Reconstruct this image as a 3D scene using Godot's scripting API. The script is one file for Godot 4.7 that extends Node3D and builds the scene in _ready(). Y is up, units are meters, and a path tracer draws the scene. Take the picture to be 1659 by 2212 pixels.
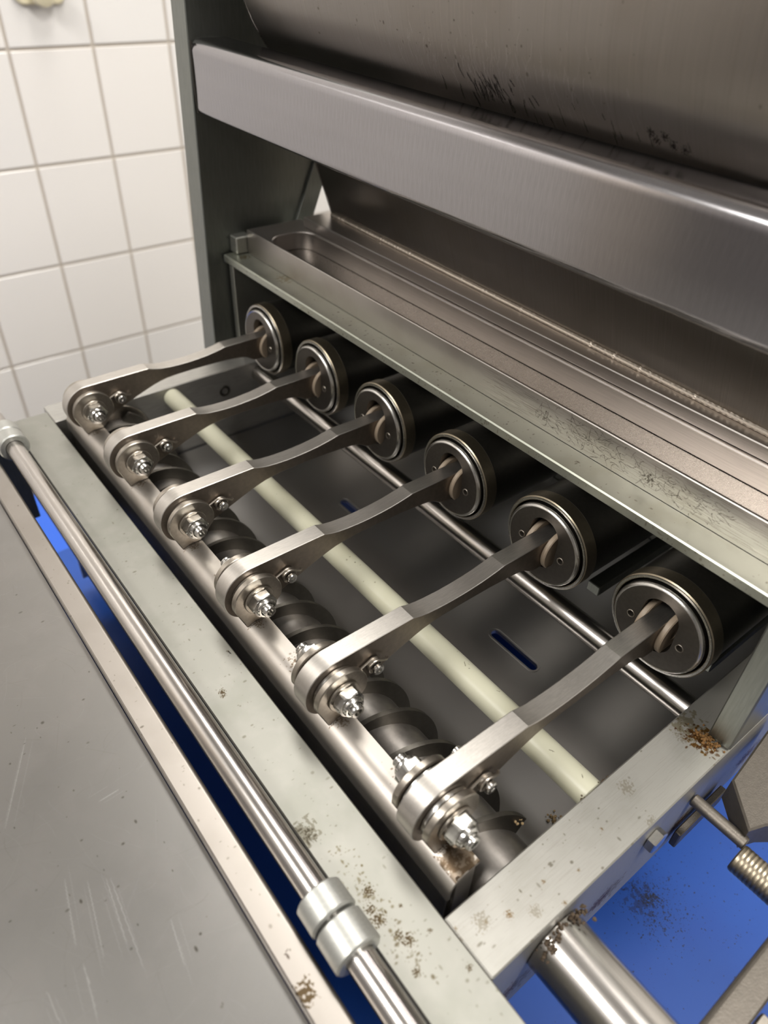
extends Node3D
# A multi-piston dough depositor: x runs along the row of pistons (towards the near end), z towards the front, y up.

const PITCH := 0.085            # distance from one piston to the next
const CREASE := 0.60            # edges blunter than this angle (radians) are smoothed
var M := {}                     # materials
var taken := {}
var rng := RandomNumberGenerator.new()

# ---------------------------------------------------------------- mesh helpers
func tri(b: Array, p: Vector3, q: Vector3, r: Vector3) -> void:
	b.append(p); b.append(q); b.append(r)

func flat_of(loop: PackedVector3Array) -> PackedInt32Array:
	var n := Vector3.ZERO
	for i in loop.size():
		var a := loop[i]
		var c := loop[(i + 1) % loop.size()]
		n += Vector3((a.y - c.y) * (a.z + c.z), (a.z - c.z) * (a.x + c.x), (a.x - c.x) * (a.y + c.y))
	n = n.normalized()
	var u := n.cross(Vector3.UP if absf(n.y) < 0.9 else Vector3.RIGHT).normalized()
	var w := n.cross(u)
	var flat := PackedVector2Array()
	for p in loop:
		flat.append(Vector2(p.dot(u), p.dot(w)) * 1000.0)
	return Geometry2D.triangulate_polygon(flat)

# closed skin through equal-sized loops; capped at both ends unless the end loop has shrunk to a point
func loft(mesh: Array, loops: Array, cap := true, closed := false) -> void:
	var b := []
	var n: int = loops[0].size()
	var last: int = loops.size() if closed else loops.size() - 1
	for k in last:
		var l0: PackedVector3Array = loops[k]
		var l1: PackedVector3Array = loops[(k + 1) % loops.size()]
		for i in n:
			var j := (i + 1) % n
			if l0[i].distance_squared_to(l0[j]) > 1e-14:
				tri(b, l0[i], l0[j], l1[j])
			if l1[i].distance_squared_to(l1[j]) > 1e-14:
				tri(b, l0[i], l1[j], l1[i])
	if cap and not closed:
		for e in 2:
			var l: PackedVector3Array = loops[0] if e == 0 else loops[-1]
			if l[0].distance_squared_to(l[n / 2]) < 1e-14:
				continue
			var t := flat_of(l)
			# orient the cap against the loop's own edge order
			for k in range(0, t.size(), 3):
				var i0 := t[k]; var i1 := t[k + 1]; var i2 := t[k + 2]
				var up := (posmod(i1 - i0, n) + posmod(i2 - i1, n) + posmod(i0 - i2, n)) == n
				if up == (e == 0):
					tri(b, l[i0], l[i2], l[i1])
				else:
					tri(b, l[i0], l[i1], l[i2])
	add_body(mesh, b)

func add_body(mesh: Array, b: Array) -> void:
	var vol := 0.0
	var mid: Vector3 = b[0]
	for k in range(0, b.size(), 3):
		vol += (b[k] - mid).dot((b[k + 1] - mid).cross(b[k + 2] - mid))
	for k in range(0, b.size(), 3):
		if vol >= 0.0:
			tri(mesh, b[k], b[k + 1], b[k + 2])
		else:
			tri(mesh, b[k], b[k + 2], b[k + 1])

# triangles (counter-clockwise seen from outside) -> ArrayMesh with normals creased at sharp edges and box-mapped UVs in metres
func to_mesh(m: Array, crease := CREASE) -> ArrayMesh:
	var nt := m.size() / 3
	var fn := PackedVector3Array(); fn.resize(nt)
	var fa := PackedVector3Array(); fa.resize(nt)
	var at := {}
	for t in nt:
		var a: Vector3 = m[t * 3]
		var c: Vector3 = (m[t * 3 + 1] - a).cross(m[t * 3 + 2] - a)
		fa[t] = c
		fn[t] = c.normalized()
		for k in 3:
			var key := Vector3i((m[t * 3 + k] * 2.0e5).round())
			if at.has(key):
				at[key].append(t)
			else:
				at[key] = [t]
	var limit := cos(crease)
	var vs := PackedVector3Array(); var ns := PackedVector3Array(); var uv := PackedVector2Array()
	for t in nt:
		var f := fn[t]
		var ax := f.abs()
		for k: int in [0, 2, 1]:
			var p: Vector3 = m[t * 3 + k]
			var s := Vector3.ZERO
			for o: int in at[Vector3i((p * 2.0e5).round())]:
				if fn[o].dot(f) > limit:
					s += fa[o]
			vs.append(p)
			ns.append(s.normalized() if s.length_squared() > 0.0 else f)
			if ax.y >= ax.x and ax.y >= ax.z:
				uv.append(Vector2(p.x, p.z))
			elif ax.z >= ax.x:
				uv.append(Vector2(p.x, p.y))
			else:
				uv.append(Vector2(p.z, p.y))
	var arr := []
	arr.resize(Mesh.ARRAY_MAX)
	arr[Mesh.ARRAY_VERTEX] = vs; arr[Mesh.ARRAY_NORMAL] = ns; arr[Mesh.ARRAY_TEX_UV] = uv
	var am := ArrayMesh.new()
	am.add_surface_from_arrays(Mesh.PRIMITIVE_TRIANGLES, arr)
	return am

func rect8(ax: float, az: float, bx: float, bz: float, c: float, y: float) -> PackedVector3Array:
	return PackedVector3Array([Vector3(ax + c, y, az), Vector3(bx - c, y, az), Vector3(bx, y, az + c), Vector3(bx, y, bz - c), Vector3(bx - c, y, bz), Vector3(ax + c, y, bz), Vector3(ax, y, bz - c), Vector3(ax, y, az + c)])

# box from corner p to corner q with chamfered edges
func box(mesh: Array, p: Vector3, q: Vector3, c := 0.0006) -> void:
	var a := p.min(q); var b := p.max(q)
	loft(mesh, [rect8(a.x + c, a.z + c, b.x - c, b.z - c, c * 0.4, a.y), rect8(a.x, a.z, b.x, b.z, c, a.y + c), rect8(a.x, a.z, b.x, b.z, c, b.y - c), rect8(a.x + c, a.z + c, b.x - c, b.z - c, c * 0.4, b.y)])

# ring of points about an axis through o
func ring(o: Vector3, axis: Vector3, r: float, t: float, n: int, turn := 0.0) -> PackedVector3Array:
	var u := axis.cross(Vector3.UP if absf(axis.y) < 0.9 else Vector3.RIGHT).normalized()
	var w := axis.cross(u).normalized()
	var l := PackedVector3Array()
	for i in n:
		var a := TAU * i / n + turn
		l.append(o + axis * t + (u * cos(a) + w * sin(a)) * r)
	return l

# profile of Vector2(radius, distance along the axis)
func lathe(mesh: Array, o: Vector3, axis: Vector3, profile: Array, n := 40, turn := 0.0) -> void:
	var loops := []
	for p in profile:
		loops.append(ring(o, axis, maxf(p.x, 0.0), p.y, n, turn))
	loft(mesh, loops)

# closed profile (a ring-shaped body): the last point joins the first
func lathe_ring(mesh: Array, o: Vector3, axis: Vector3, profile: Array, n := 40) -> void:
	var loops := []
	for p in profile:
		loops.append(ring(o, axis, p.x, p.y, n))
	loft(mesh, loops, false, true)

func rod(mesh: Array, a: Vector3, b: Vector3, r: float, n := 40, c := 0.0006) -> void:
	var l := a.distance_to(b)
	lathe(mesh, a, (b - a).normalized(), [Vector2(r - c, 0), Vector2(r, c), Vector2(r, l - c), Vector2(r - c, l)], n)

func tube(mesh: Array, path: Array, r: float, n := 10) -> void:
	var loops := []
	var up := Vector3(0.3, 1, 0.2).normalized()
	for i in path.size():
		var d: Vector3 = (path[mini(i + 1, path.size() - 1)] - path[maxi(i - 1, 0)]).normalized()
		var u := up.slide(d).normalized()
		up = u
		var w := d.cross(u)
		var l := PackedVector3Array()
		for k in n:
			l.append(path[i] + (u * cos(TAU * k / n) + w * sin(TAU * k / n)) * r)
		loops.append(l)
	loft(mesh, loops)

# shrink a 2D outline by d (mitred)
func inset(pts: PackedVector2Array, d: float) -> PackedVector2Array:
	var n := pts.size()
	var s := 0.0
	for i in n:
		s += pts[i].cross(pts[(i + 1) % n])
	var out := PackedVector2Array()
	for i in n:
		var e0 := (pts[i] - pts[(i + n - 1) % n]).normalized()
		var e1 := (pts[(i + 1) % n] - pts[i]).normalized()
		var n0 := Vector2(-e0.y, e0.x) * signf(s)
		var n1 := Vector2(-e1.y, e1.x) * signf(s)
		var m := (n0 + n1).normalized()
		out.append(pts[i] + m * d / maxf(0.5, m.dot(n0)))
	return out

func lift(pts: PackedVector2Array, axis: int, t: float) -> PackedVector3Array:
	var l := PackedVector3Array()
	for p in pts:
		l.append(Vector3(t, p.y, p.x) if axis == 0 else (Vector3(p.x, t, p.y) if axis == 1 else Vector3(p.x, p.y, t)))
	return l

# outline pushed along an axis (0: outline is (z, y); 1: (x, z); 2: (x, y)) with chamfered rims
func prism(mesh: Array, pts: PackedVector2Array, axis: int, t0: float, t1: float, c := 0.0005) -> void:
	var small := inset(pts, c)
	loft(mesh, [lift(small, axis, t0), lift(pts, axis, t0 + c), lift(pts, axis, t1 - c), lift(small, axis, t1)])

func arc(cx: float, cy: float, r: float, a0: float, a1: float, n: int) -> PackedVector2Array:
	var l := PackedVector2Array()
	for i in n + 1:
		var a := deg_to_rad(lerpf(a0, a1, float(i) / n))
		l.append(Vector2(cx + cos(a) * r, cy + sin(a) * r))
	return l

# sheet of constant thickness along a polyline (z, y), pushed along x
func sheet(mesh: Array, line: PackedVector2Array, thick: float, x0: float, x1: float, c := 0.0004) -> void:
	var other := PackedVector2Array()
	for i in line.size():
		var d := (line[mini(i + 1, line.size() - 1)] - line[maxi(i - 1, 0)]).normalized()
		other.append(line[i] + Vector2(-d.y, d.x) * thick)
	other.reverse()
	var all := line.duplicate()
	all.append_array(other)
	prism(mesh, all, 0, x0, x1, c)

# lump of crumbs: jittered balls
func crumbs(mesh: Array, at: Vector3, spread: Vector3, n: int, r0: float, r1: float) -> void:
	for i in n:
		var p := at + Vector3(rng.randfn(), rng.randfn(), rng.randfn()) * spread
		var r := rng.randf_range(r0, r1)
		var k := 7
		var loops := []
		var ph := rng.randf() * TAU
		for j in 5:
			var th := PI * j / 4.0
			var l := PackedVector3Array()
			for q in k:
				var a := TAU * q / k + ph
				var rr := r * rng.randf_range(0.65, 1.2) if j > 0 and j < 4 else 0.0
				l.append(p + Vector3(sin(th) * cos(a) * rr, -cos(th) * r * 0.8, sin(th) * sin(a) * rr))
			loops.append(l)
		loft(mesh, loops)

# ---------------------------------------------------------------- node helpers
func numbered(called: String) -> String:
	var k: int = taken.get(called, 0)
	taken[called] = k + 1
	return called if k == 0 else "%s_%03d" % [called, k]

func tag(o: Node, label: String, category: String, group := "") -> Node:
	o.set_meta("label", label)
	o.set_meta("category", category)
	if group:
		o.set_meta("group", group)
	return o

func thing(called: String, label: String, category: String, group := "", at := Vector3.ZERO) -> Node3D:
	var o := Node3D.new()
	o.name = numbered(called)
	add_child(o, true)
	o.position = at
	tag(o, label, category, group)
	return o

func part(called: String, m: Array, mat: Material, parent: Node, crease := CREASE) -> MeshInstance3D:
	var o := MeshInstance3D.new()
	o.name = called if parent != self else numbered(called)
	o.mesh = to_mesh(m, crease)
	o.material_override = mat
	o.cast_shadow = GeometryInstance3D.SHADOW_CASTING_SETTING_ON
	parent.add_child(o, true)
	return o

# one mesh of two surfaces: edges plain, sides facing +-x with shade painted in
func shade_by_facing(called: String, m: Array, edge: Material, sides: Material, parent: Node, crease: float) -> MeshInstance3D:
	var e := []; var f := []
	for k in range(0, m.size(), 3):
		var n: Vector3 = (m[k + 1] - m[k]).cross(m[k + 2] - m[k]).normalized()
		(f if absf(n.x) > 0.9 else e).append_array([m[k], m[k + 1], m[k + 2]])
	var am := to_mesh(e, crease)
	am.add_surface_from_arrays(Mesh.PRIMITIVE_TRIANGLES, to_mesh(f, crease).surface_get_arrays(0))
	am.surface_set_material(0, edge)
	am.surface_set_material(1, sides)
	var o := MeshInstance3D.new()
	o.name = called
	o.mesh = am
	parent.add_child(o, true)
	return o

func structure(called: String, m: Array, mat: Material) -> MeshInstance3D:
	var o := part(called, m, mat, self)
	o.set_meta("kind", "structure")
	return o

func copy_of(o: Node3D, at: Vector3, label: String) -> Node3D:
	var c: Node3D = o.duplicate()
	c.name = numbered(String(o.name))
	add_child(c, true)
	c.position = at
	c.set_meta("label", label)
	return c

# ---------------------------------------------------------------- materials
func noise_tex(seed_: int, freq: float, normal := false, bump := 4.0, lo := 0.0, hi := 1.0, octaves := 4, size := 512) -> NoiseTexture2D:
	var f := FastNoiseLite.new()
	f.seed = seed_
	f.noise_type = FastNoiseLite.TYPE_SIMPLEX_SMOOTH
	f.frequency = freq
	f.fractal_octaves = octaves
	var t := NoiseTexture2D.new()
	t.width = size; t.height = size
	t.seamless = true
	t.noise = f
	if normal:
		t.as_normal_map = true
		t.bump_strength = bump
	else:
		var g := Gradient.new()
		g.offsets = PackedFloat32Array([0.15, 0.85])
		g.colors = PackedColorArray([Color(lo, lo, lo), Color(hi, hi, hi)])
		t.color_ramp = g
	return t

# brushed or ground metal: grain drawn out along the axis with the small scale
func metal(color: Color, rough: float, scale: Vector3, grain := 0.25, metallic := 1.0, seed_ := 1) -> StandardMaterial3D:
	var m := StandardMaterial3D.new()
	m.albedo_color = color
	m.metallic = metallic
	m.roughness = rough
	m.uv1_triplanar = true
	m.uv1_scale = scale
	m.albedo_texture = tex.tone
	m.roughness_texture = tex.rough
	m.roughness_texture_channel = BaseMaterial3D.TEXTURE_CHANNEL_RED
	m.normal_enabled = grain > 0.0
	m.normal_texture = tex.grain
	m.normal_scale = grain
	return m

func plain(color: Color, rough: float, metallic := 0.0) -> StandardMaterial3D:
	var m := StandardMaterial3D.new()
	m.albedo_color = color
	m.roughness = rough
	m.metallic = metallic
	return m

# marks drawn on an image whose pixels stand for metres of a box-mapped face
class Marks:
	var img: Image
	var o: Vector2
	var k: float
	var rng := RandomNumberGenerator.new()
	func _init(x0: float, y0: float, x1: float, y1: float, per_m: float, base: Color, s: int) -> void:
		o = Vector2(x0, y0); k = per_m
		img = Image.create(int((x1 - x0) * per_m), int((y1 - y0) * per_m), true, Image.FORMAT_RGB8)
		img.fill(base)
		rng.seed = s
	func put(x: float, y: float, c: Color, a: float) -> void:
		var i := int((x - o.x) * k); var j := int((y - o.y) * k)
		if i >= 0 and j >= 0 and i < img.get_width() and j < img.get_height():
			img.set_pixel(i, j, img.get_pixel(i, j).lerp(c, a))
	func line(x0: float, y0: float, x1: float, y1: float, c: Color, a: float, wide := 0.0, bend := 0.0) -> void:
		var n := int(Vector2(x1 - x0, y1 - y0).length() * k * 1.2) + 2
		for i in n:
			var t := float(i) / n
			var s := sin(t * PI) * bend
			var fade := a * minf(1.0, 4.0 * minf(t, 1.0 - t) + 0.25)
			put(lerpf(x0, x1, t) + s, lerpf(y0, y1, t) - s, c, fade)
			if wide > 0.0:
				put(lerpf(x0, x1, t) + s + wide, lerpf(y0, y1, t) - s, c, fade * 0.7)
	func stain(x: float, y: float, r: float, c: Color, a: float, dense := 1.0) -> void:
		var n := FastNoiseLite.new()
		n.seed = rng.randi() % 10000
		n.frequency = 2.2 / (r * k)
		var w := int(r * k) + 1
		for j in range(-w, w + 1):
			for i in range(-w, w + 1):
				var d := Vector2(i, j).length() / w
				var v := n.get_noise_2d(i, j) * 1.5 + 0.75 * dense - d
				if v > 0.0:
					put(x + i / k, y + j / k, c, a * minf(1.0, v * 6.0))
	func specks(x: float, y: float, rx: float, ry: float, n: int, c: Color, a: float, big := 1.0) -> void:
		for i in n:
			var px := x + rng.randfn() * rx; var py := y + rng.randfn() * ry
			var r := (0.7 + rng.randf() * rng.randf() * big * 3.2) * k / 2900.0
			var al := a * rng.randf_range(0.5, 1.0)
			var sq := rng.randf_range(0.6, 1.6)
			var w := int(ceil(r * 1.3))
			for dj in range(-w, w + 1):
				for di in range(-w, w + 1):
					var d := Vector2(di * sq, dj / sq).length() / r
					if d < 1.0:
						put(px + di / k, py + dj / k, c, al * minf(1.0, 2.0 * (1.0 - d)))
	func mottle(c: Color, amount: float, freq: float, s: int) -> void:
		var n := FastNoiseLite.new()
		n.seed = s; n.frequency = freq
		for j in img.get_height():
			for i in img.get_width():
				var v := n.get_noise_2d(i, j)
				if v > 0.0:
					img.set_pixel(i, j, img.get_pixel(i, j).lerp(c, minf(1.0, v * 2.0) * amount))
	func on(m: StandardMaterial3D, keep_grain := true) -> StandardMaterial3D:
		var r: StandardMaterial3D = m.duplicate()
		img.generate_mipmaps()
		r.uv1_triplanar = false
		r.albedo_texture = ImageTexture.create_from_image(img)
		r.uv1_scale = Vector3(k / img.get_width(), k / img.get_height(), 1)
		r.uv1_offset = Vector3(-o.x * k / img.get_width(), -o.y * k / img.get_height(), 0)
		if not keep_grain:
			r.normal_enabled = false
		r.roughness_texture = null
		r.normal_enabled = false
		return r

var tex := {}

func make_materials() -> void:
	tex.tone = noise_tex(3, 0.02, false, 1.0, 0.94, 1.0)
	tex.rough = noise_tex(5, 0.03, false, 1.0, 0.86, 1.0)
	tex.grain = noise_tex(7, 0.06, true, 3.0)
	M.rod_steel = metal(Color(0.73, 0.71, 0.685), 0.45, Vector3(90, 90, 9), 0.10)          # connecting rods, ground along their length
	M.lug = metal(Color(0.66, 0.63, 0.59), 0.38, Vector3(25, 25, 25), 0.08)
	M.bright = metal(Color(0.80, 0.79, 0.77), 0.24, Vector3(30, 30, 30), 0.0)              # nuts, washers
	M.chrome = metal(Color(0.76, 0.74, 0.72), 0.25, Vector3(2, 70, 70), 0.0)
	M.frame = metal(Color(0.585, 0.575, 0.55), 0.50, Vector3(6, 40, 40), 0.05, 0.88)
	M.side = metal(Color(0.65, 0.64, 0.62), 0.50, Vector3(40, 40, 6), 0.08, 0.80)
	M.rail = metal(Color(0.74, 0.72, 0.70), 0.44, Vector3(6, 40, 40), 0.05)
	M.sheet = metal(Color(0.67, 0.66, 0.655), 0.33, Vector3(6, 12, 12), 0.02)
	M.hopper = metal(Color(0.64, 0.615, 0.59), 0.30, Vector3(50, 8, 50), 0.03)
	M.beam = metal(Color(0.655, 0.645, 0.655), 0.19, Vector3(120, 6, 120), 0.015)
	M.panel = metal(Color(0.54, 0.55, 0.53), 0.46, Vector3(60, 4, 60), 0.01)
	M.plate = metal(Color(0.71, 0.71, 0.68), 0.40, Vector3(6, 40, 40), 0.06, 0.95)
	M.trough = metal(Color(0.76, 0.735, 0.715), 0.34, Vector3(3, 120, 120), 0.03)
	M.barrel = metal(Color(0.34, 0.33, 0.31), 0.45, Vector3(30, 30, 30), 0.08)
	M.collar = metal(Color(0.58, 0.54, 0.47), 0.42, Vector3(30, 30, 30), 0.15)
	M.face = metal(Color(0.42, 0.40, 0.38), 0.44, Vector3(25, 25, 25), 0.10)
	M.rim = metal(Color(0.80, 0.79, 0.77), 0.28, Vector3(60, 60, 60), 0.3)
	M.auger = metal(Color(0.58, 0.56, 0.54), 0.45, Vector3(20, 20, 20), 0.06)
	M.flight = metal(Color(0.40, 0.385, 0.36), 0.48, Vector3(20, 20, 20), 0.08)
	M.pan = plain(Color(0.66, 0.65, 0.64), 0.36, 1.0)
	M.cast = metal(Color(0.46, 0.435, 0.405), 0.55, Vector3(25, 25, 25), 0.25, 0.9)
	M.hub = metal(Color(0.70, 0.70, 0.68), 0.46, Vector3(60, 30, 30), 0.15, 0.85)
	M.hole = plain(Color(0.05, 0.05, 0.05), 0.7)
	M.cream = plain(Color(0.57, 0.51, 0.44), 0.5)
	M.plastic = plain(Color(0.71, 0.70, 0.625), 0.42)
	M.crud = plain(Color(0.27, 0.22, 0.165), 0.9)
	M.dough = plain(Color(0.52, 0.44, 0.32), 0.9)
	M.rust = plain(Color(0.40, 0.28, 0.13), 0.9)
	M.tile = plain(Color(0.90, 0.88, 0.86), 0.12)
	M.grout = plain(Color(0.78, 0.74, 0.69), 0.9)
	M.ceiling = plain(Color(0.76, 0.76, 0.75), 0.8)
	M.paint = plain(Color(0.90, 0.89, 0.87), 0.7)
	M.floor = plain(Color(0.40, 0.39, 0.37), 0.5)
	M.belt = plain(Color(0.05, 0.29, 0.64), 0.45)
	M.crate = plain(Color(0.15, 0.36, 0.78), 0.4)
	M.lip = metal(Color(0.64, 0.62, 0.60), 0.42, Vector3(6, 40, 40), 0.0)
	M.dim = plain(Color(0.50, 0.49, 0.48), 0.7)
	M.front = plain(Color(0.44, 0.43, 0.43), 0.7)
	M.side_shade = metal(Color(0.54, 0.50, 0.46), 0.46, Vector3(20, 20, 20), 0.08)  # darker tone for the rod sides, shade put into the colour
	M.ivory = plain(Color(0.88, 0.84, 0.72), 0.3)
	M.weld = metal(Color(0.84, 0.80, 0.75), 0.45, Vector3(40, 40, 40), 0.1)

# ---------------------------------------------------------------- the scene
func _ready() -> void:
	rng.seed = 11
	camera_and_light()
	make_materials()
	room()
	below()
	frame_and_front()
	rear_body()
	carriage()
	drives()
	near_side()

func camera_and_light() -> void:
	var cam := Camera3D.new()
	cam.name = "camera"
	cam.fov = rad_to_deg(2.0 * atan(1106.0 / 1567.0))
	cam.transform = Transform3D(Basis(Vector3(0.61632623, 0.03678992, -0.78663109), Vector3(-0.51531655, 0.77418397, -0.36754324), Vector3(0.5954753, 0.63189056, 0.49610835)), Vector3(0.54029028, 0.29234937, 0.18697249))
	cam.near = 0.01
	cam.far = 20.0
	add_child(cam)
	var lens := CameraAttributesPhysical.new()
	lens.frustum_focal_length = 17.0
	lens.frustum_focus_distance = 0.43
	lens.frustum_near = 0.01
	lens.frustum_far = 20.0
	lens.exposure_aperture = 4.6
	cam.attributes = lens
	cam.fov = rad_to_deg(2.0 * atan(1106.0 / 1567.0))
	var we := WorldEnvironment.new()
	we.name = "surroundings"
	var e := Environment.new()
	e.background_mode = Environment.BG_COLOR
	e.background_color = Color(0, 0, 0)
	e.tonemap_mode = Environment.TONE_MAPPER_LINEAR
	e.tonemap_exposure = 1.12
	e.sdfgi_enabled = true
	e.ssao_enabled = true
	e.ssil_enabled = true
	we.environment = e
	add_child(we)
	lamp(Vector3(-0.42, 1.70, -0.50), 1.2, 0.35, 0.75, "white ceiling light panel above the far end of the machine, next to the tiled wall")
	lamp(Vector3(1.30, 1.70, -0.30), 1.2, 0.35, 1.5, "white ceiling light panel beyond the near end, to the right of the photographer")
	lamp(Vector3(0.10, 1.70, 1.60), 1.2, 0.60, 2.15, "white ceiling light panel over the front aisle, behind the photographer")

func lamp(at: Vector3, w: float, d: float, power: float, label: String) -> void:
	var o := Node3D.new()
	o.name = numbered("ceiling_lamp")
	add_child(o, true)
	o.position = at
	tag(o, label, "lamp", "ceiling light panels")
	var body := StandardMaterial3D.new()
	body.albedo_color = Color(0.9, 0.9, 0.9)
	var glow := StandardMaterial3D.new()
	glow.albedo_color = Color(0.9, 0.9, 0.9)
	glow.emission_enabled = true
	glow.emission = Color(1.0, 0.99, 0.97)
	glow.emission_energy_multiplier = 2.0
	var a := []
	box(a, Vector3(-w / 2 - 0.02, 0.0, -d / 2 - 0.02), Vector3(w / 2 + 0.02, 0.05, d / 2 + 0.02), 0.004)
	part("housing", a, body, o)
	a = []
	box(a, Vector3(-w / 2, -0.006, -d / 2), Vector3(w / 2, -0.0005, d / 2), 0.001)
	part("diffuser", a, glow, o)
	var l := AreaLight3D.new()
	l.name = "glow"
	l.area_size = Vector2(w, d)
	l.light_color = Color(1.0, 0.99, 0.97)
	l.light_energy = 2.6 * power
	l.area_range = 8.0
	l.area_attenuation = 2.0
	l.shadow_enabled = true
	l.rotation_degrees = Vector3(-90, 0, 0)
	l.position = Vector3(0, -0.012, 0)
	o.add_child(l)

func room() -> void:
	var xl := -1.0500; var xr := 2.4; var zb := -1.25; var zf := 2.3; var yb := -0.85; var yt := 1.75
	var a := []
	box(a, Vector3(xl - 0.1, yb - 0.1, zb - 0.1), Vector3(xr + 0.1, yb, zf + 0.1), 0.001)
	structure("floor", a, M.floor)
	a = []
	box(a, Vector3(xl - 0.1, yt, zb - 0.1), Vector3(xr + 0.1, yt + 0.1, zf + 0.1), 0.001)
	structure("ceiling", a, M.ceiling)
	a = []
	box(a, Vector3(xl - 0.1, yb, zb - 0.1), Vector3(xr + 0.1, yt, zb), 0.001)
	structure("wall_back", a, M.paint)
	a = []
	box(a, Vector3(xl - 0.1, yb, zf), Vector3(xr + 0.1, yt, zf + 0.1), 0.001)
	structure("wall_front", a, M.front)
	a = []
	box(a, Vector3(xr, yb, zb), Vector3(xr + 0.1, yt, zf), 0.001)
	structure("wall_right", a, M.dim)
	a = []
	box(a, Vector3(xl - 0.1, yb, zb), Vector3(xl, yt, zf), 0.001)
	var wall := structure("wall_left", a, M.grout)
	# glazed tiles, each a piece of its own, 3 mm proud of the grout bed
	var tw := 0.1517; var th := 0.1917
	a = []
	box(a, Vector3(0, -th / 2 + 0.0026, -tw / 2 + 0.0026), Vector3(0.0030, th / 2 - 0.0026, tw / 2 - 0.0026), 0.0012)
	var tm := to_mesh(a)
	var tones := []
	for i in 3:
		tones.append(plain(Color(0.90 + 0.008 * i, 0.885 + 0.006 * i, 0.87 + 0.004 * i), 0.12 + 0.02 * i))
	for i in range(-4, 14):
		for j in range(-8, 8):
			var y := 0.0906 - j * th + th / 2
			var z := -0.2251 - (i - 8) * tw + tw / 2
			if y - th / 2 < yb - 0.01 or y + th / 2 > yt + 0.01 or z - tw / 2 < zb or z + tw / 2 > zf:
				continue
			var t := MeshInstance3D.new()
			t.name = "tile"
			t.mesh = tm
			t.material_override = tones[rng.randi() % 3]
			wall.add_child(t, true)
			t.position = Vector3(xl, y, z)
	# fitting on the wall
	var f := thing("wall_hook", "ivory plastic wall fitting with a round knob on the white tiles", "fitting", "", Vector3(-1.047, 0.178, -0.297))
	a = []
	prism(a, arc(0.02, 0.0, 0.026, 60, -60, 8) + arc(-0.02, 0.0, 0.026, 240, 120, 8), 0, 0.0, 0.010, 0.003)
	part("back_plate", a, M.ivory, f)
	a = []
	lathe(a, Vector3(0.010, -0.004, 0), Vector3.RIGHT, [Vector2(0.010, 0), Vector2(0.010, 0.006), Vector2(0.019, 0.010), Vector2(0.0215, 0.016), Vector2(0.019, 0.022), Vector2(0.010, 0.026), Vector2(0.0, 0.027)], 32)
	part("knob", a, M.ivory, f)

# ---- blue conveyor belt passing under the depositor, blue crate by the wall
func below() -> void:
	var a := []
	var b := thing("conveyor_belt", "blue conveyor belt strewn with dark crumbs below the frame", "conveyor belt")
	var mk := Marks.new(0.30, -0.42, 0.62, 0.12, 3400.0, Color(0.92, 0.93, 0.94), 4)
	mk.mottle(Color(0.82, 0.86, 0.90), 0.4, 0.0046, 9)
	var soot := Color(0.10, 0.09, 0.10)
	mk.specks(0.490, -0.130, 0.018, 0.012, 420, soot, 0.6, 0.7)
	mk.specks(0.487, -0.128, 0.004, 0.006, 120, soot, 0.8, 0.9)
	mk.specks(0.50, -0.118, 0.010, 0.008, 150, soot, 0.7, 0.8)
	mk.specks(0.50, -0.15, 0.04, 0.06, 500, soot, 0.55, 0.7)
	mk.specks(0.47, -0.05, 0.03, 0.04, 60, Color(0.85, 0.88, 0.9), 0.7, 0.7)
	for q in [[0.4884, -0.1276, 0.006], [0.4925, -0.133, 0.004], [0.477, -0.125, 0.003]]:
		mk.stain(q[0], q[1], q[2], soot, 0.7, 0.45)
	mk.stain(0.486, -0.122, 0.014, Color(0.35, 0.36, 0.40), 0.45, 0.8)
	box(a, Vector3(-0.135, -0.263, -0.45), Vector3(0.75, -0.260, 0.90), 0.001)
	part("belt", a, mk.on(M.belt), b)
	a = []
	box(a, Vector3(-0.130, -0.30, -0.44), Vector3(0.745, -0.2635, 0.89), 0.002)
	part("bed", a, M.side, b)
	a = []
	for x: float in [-0.12, 0.70]:
		for z: float in [-0.40, 0.85]:
			a = []
			box(a, Vector3(x, -0.849, z), Vector3(x + 0.035, -0.3005, z + 0.035), 0.002)
			part("leg", a, M.side, b)
	var c := thing("crate", "bright blue lidded plastic crate on the floor beside the tiled wall", "crate", "", Vector3(-0.42, -0.85, 0.205))
	a = []
	loft(a, [rect8(-0.15, -0.16, 0.15, 0.16, 0.02, 0.0005), rect8(-0.17, -0.18, 0.17, 0.18, 0.02, 0.325)])
	part("body", a, M.crate, c)
	a = []
	box(a, Vector3(-0.18, 0.3255, -0.19), Vector3(0.18, 0.350, 0.19), 0.004)
	part("lid", a, M.crate, c)

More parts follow.
